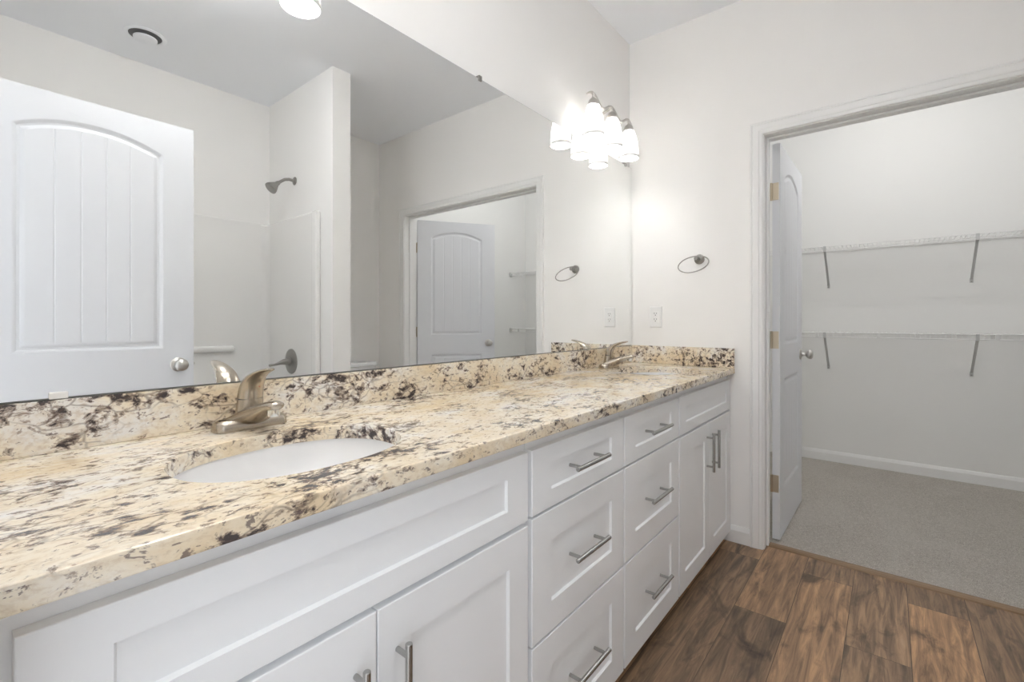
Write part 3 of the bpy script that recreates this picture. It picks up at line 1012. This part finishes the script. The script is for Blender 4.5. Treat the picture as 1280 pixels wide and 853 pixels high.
# ---------------------------------------------------------------- tub and surround
TX0, TX1, TY0, TY1 = 1.755, RIGHT - 0.003, BACK + 0.005, 1.583
t = thing('bathtub', 'white bathtub with glossy wall surround in the alcove', 'bathtub', ((TX0 + TX1) / 2, (TY0 + TY1) / 2, 0))
bm = B()
loops(bm, [rrect(TX0, TX1, TY0, TY1, 0.01, 0.0), rrect(TX0, TX1, TY0, TY1, 0.01, 0.40), rrect(TX0 + 0.01, TX1 - 0.01, TY0 + 0.01, TY1 - 0.01, 0.02, 0.42),
           rrect(TX0 + 0.075, TX1 - 0.055, TY0 + 0.09, TY1 - 0.07, 0.12, 0.42), rrect(TX0 + 0.088, TX1 - 0.07, TY0 + 0.11, TY1 - 0.085, 0.13, 0.40),
           rrect(TX0 + 0.12, TX1 - 0.10, TY0 + 0.22, TY1 - 0.13, 0.14, 0.12), rrect(TX0 + 0.17, TX1 - 0.15, TY0 + 0.28, TY1 - 0.19, 0.12, 0.08)])
obj('tub', bm, M['acrylic'], t, 40)
# surround: one glossy skin round three sides with rounded corners and a front flange
def skin_path(off, r):
    """inside outline from front of the near wall, round to front of the far wall"""
    xa = TX0
    xb = TX1 - off
    ya, yb_ = TY0 + off, TY1 - off
    P = [(xa, ya)]
    for k in range(9):
        a_ = math.radians(-90 + 90 * k / 8)
        P.append((xb - r + r * math.cos(a_), ya + r + r * math.sin(a_)))
    for k in range(9):
        a_ = math.radians(90 * k / 8)
        P.append((xb - r + r * math.cos(a_), yb_ - r + r * math.sin(a_)))
    P.append((xa, yb_))
    return P
bm = B()
inner, back_ = skin_path(0.022, 0.055), skin_path(0.0, 0.004)
ZT = 1.852
L = []
for p, q in zip(inner, back_):
    L.append([(p[0], p[1], 0.421), (p[0], p[1], ZT - 0.012), (p[0] + (q[0] - p[0]) * .35, p[1] + (q[1] - p[1]) * .35, ZT), (q[0], q[1], ZT), (q[0], q[1], 0.421)])
loops(bm, L)
obj('surround', bm, M['acrylic'], t, 40)
bm = B()
bbox(bm, TX0 - 0.012, TX0 + 0.050, TY1 - 0.034, TY1, 0.421, ZT, 0.010, 4)
obj('flange', bm, M['acrylic'], t, 40)
bm = B()
bbox(bm, TX0 - 0.012, TX0 + 0.050, TY0, TY0 + 0.034, 0.421, ZT, 0.010, 4)
obj('flange', bm, M['acrylic'], t, 40)
bm = B()   # moulded soap ledge along the back
bbox(bm, TX1 - 0.060, TX1 - 0.015, 0.12, 1.33, 0.91, 0.955, 0.020, 4)
obj('soap_ledge', bm, M['acrylic'], t, 40)

t = thing('shower_sprayer', 'nickel shower head on a bent arm high on the alcove wall', 'shower', (2.10, 1.585, 2.11))
bm = B(); lathe(bm, [(0.0, 0.0), (0.029, 0.0), (0.028, 0.004), (0.018, 0.010), (0.011, 0.013), (0.0, 0.013)], (2.10, 1.5845, 2.115), (0, -1, 0), 28)
obj('flange', bm, M['darkmetal'], t, 40)
bm = B(); tube(bm, [(2.10, 1.58, 2.115), (2.10, 1.545, 2.118), (2.10, 1.515, 2.110), (2.10, 1.490, 2.092), (2.10, 1.470, 2.075)], 0.0105, 14)
obj('arm', bm, M['darkmetal'], t, 60)
bm = B(); lathe(bm, [(0.0, 0.0), (0.013, 0.0), (0.016, 0.012), (0.016, 0.022), (0.024, 0.034), (0.038, 0.060), (0.042, 0.072), (0.041, 0.079), (0.034, 0.081), (0.0, 0.079)], (2.10, 1.474, 2.080), (0, -0.72, -0.69), 28)
hd = obj('head', bm, M['darkmetal'], t, 40)

t = thing('shower_valve', 'round nickel shower valve with lever on the surround', 'shower valve', (2.10, 1.56, 0.84))
yv = 1.5605
bm = B(); lathe(bm, [(0.0, 0.0), (0.088, 0.0), (0.087, 0.004), (0.075, 0.009), (0.040, 0.014), (0.030, 0.018), (0.028, 0.030), (0.0, 0.030)], (2.10, yv, 0.845), (0, -1, 0), 36)
obj('escutcheon', bm, M['darkmetal'], t, 40)
bm = B(); tube(bm, [(2.10, yv - 0.026, 0.845), (2.10, yv - 0.055, 0.844), (2.10, yv - 0.080, 0.838), (2.10, yv - 0.115, 0.829), (2.10, yv - 0.150, 0.826)], [0.024, 0.020, 0.013, 0.008, 0.009], 16)
obj('lever', bm, M['darkmetal'], t, 60)

# ---------------------------------------------------------------- toilet behind the partition
TY = 2.20
t = thing('toilet', 'white toilet in the niche behind the partition, only its tank lid showing', 'toilet', (2.25, TY, 0))
bm = B()
def tk(i, z):
    return rrect(2.315 + i, RIGHT - 0.012 - i * 0.2, TY - 0.215 + i, TY + 0.215 - i, 0.035, z)
loops(bm, [tk(0.020, 0.385), tk(0.008, 0.42), tk(0.0, 0.73), tk(0.0, 0.738)])
obj('tank', bm, M['china'], t, 40)
bm = B()
def lid(i, z):
    return rrect(2.303 + i, RIGHT - 0.008 - i, TY - 0.227 + i, TY + 0.227 - i, 0.035, z)
loops(bm, [lid(0.006, 0.739), lid(0.0, 0.745), lid(0.0, 0.760), lid(0.006, 0.770), lid(0.02, 0.773)])
obj('tank_lid', bm, M['china'], t, 40)
def ov(cx_, a_, c_, z, n=32):
    return [(cx_ + a_ * math.cos(2 * PI * k / n), TY + c_ * math.sin(2 * PI * k / n), z) for k in range(n)]
bm = B()
loops(bm, [ov(2.14, 0.20, 0.115, 0.0), ov(2.14, 0.195, 0.110, 0.05), ov(2.12, 0.17, 0.10, 0.15), ov(2.07, 0.20, 0.14, 0.27), ov(2.05, 0.235, 0.180, 0.36), ov(2.05, 0.24, 0.185, 0.385),
           ov(2.05, 0.185, 0.135, 0.387), ov(2.05, 0.16, 0.115, 0.34), ov(2.07, 0.09, 0.07, 0.22)])
bbox(bm, 2.20, 2.46, TY - 0.11, TY + 0.11, 0.20, 0.384, 0.02, 3)
obj('bowl', bm, M['china'], t, 40)
bm = B()
loops(bm, [ov(2.055, 0.235, 0.182, 0.389), ov(2.055, 0.240, 0.187, 0.395), ov(2.055, 0.238, 0.185, 0.408), ov(2.055, 0.225, 0.172, 0.416)])
obj('seat', bm, M['plastic'], t, 40)
bm = B()
tube(bm, [(2.313, TY - 0.15, 0.68), (2.300, TY - 0.15, 0.68), (2.296, TY - 0.135, 0.678), (2.296, TY - 0.085, 0.672)], 0.006, 10)
obj('flush_lever', bm, M['nickel'], t, 40)

# ---------------------------------------------------------------- added fill dome, no known fixture, brightens the bathroom from out of view
t = thing('added_fill_dome', 'added round fill dome, out of view on the bathroom ceiling near the entry door', 'light', (1.08, 0.74, H))
bm = B(); lathe(bm, [(0.0, 0.0), (0.165, 0.0), (0.168, -0.006), (0.168, -0.020), (0.155, -0.024), (0.0, -0.024)], (1.08, 0.74, H), n=48)
obj('rim', bm, M['nickel'], t, 40)
bm = B(); lathe(bm, [(0.154, -0.0245), (0.150, -0.042), (0.135, -0.062), (0.108, -0.079), (0.072, -0.091), (0.035, -0.097), (0.0, -0.099)], (1.08, 0.74, H), n=48)
obj('dome', bm, M['dome'], t, 60)
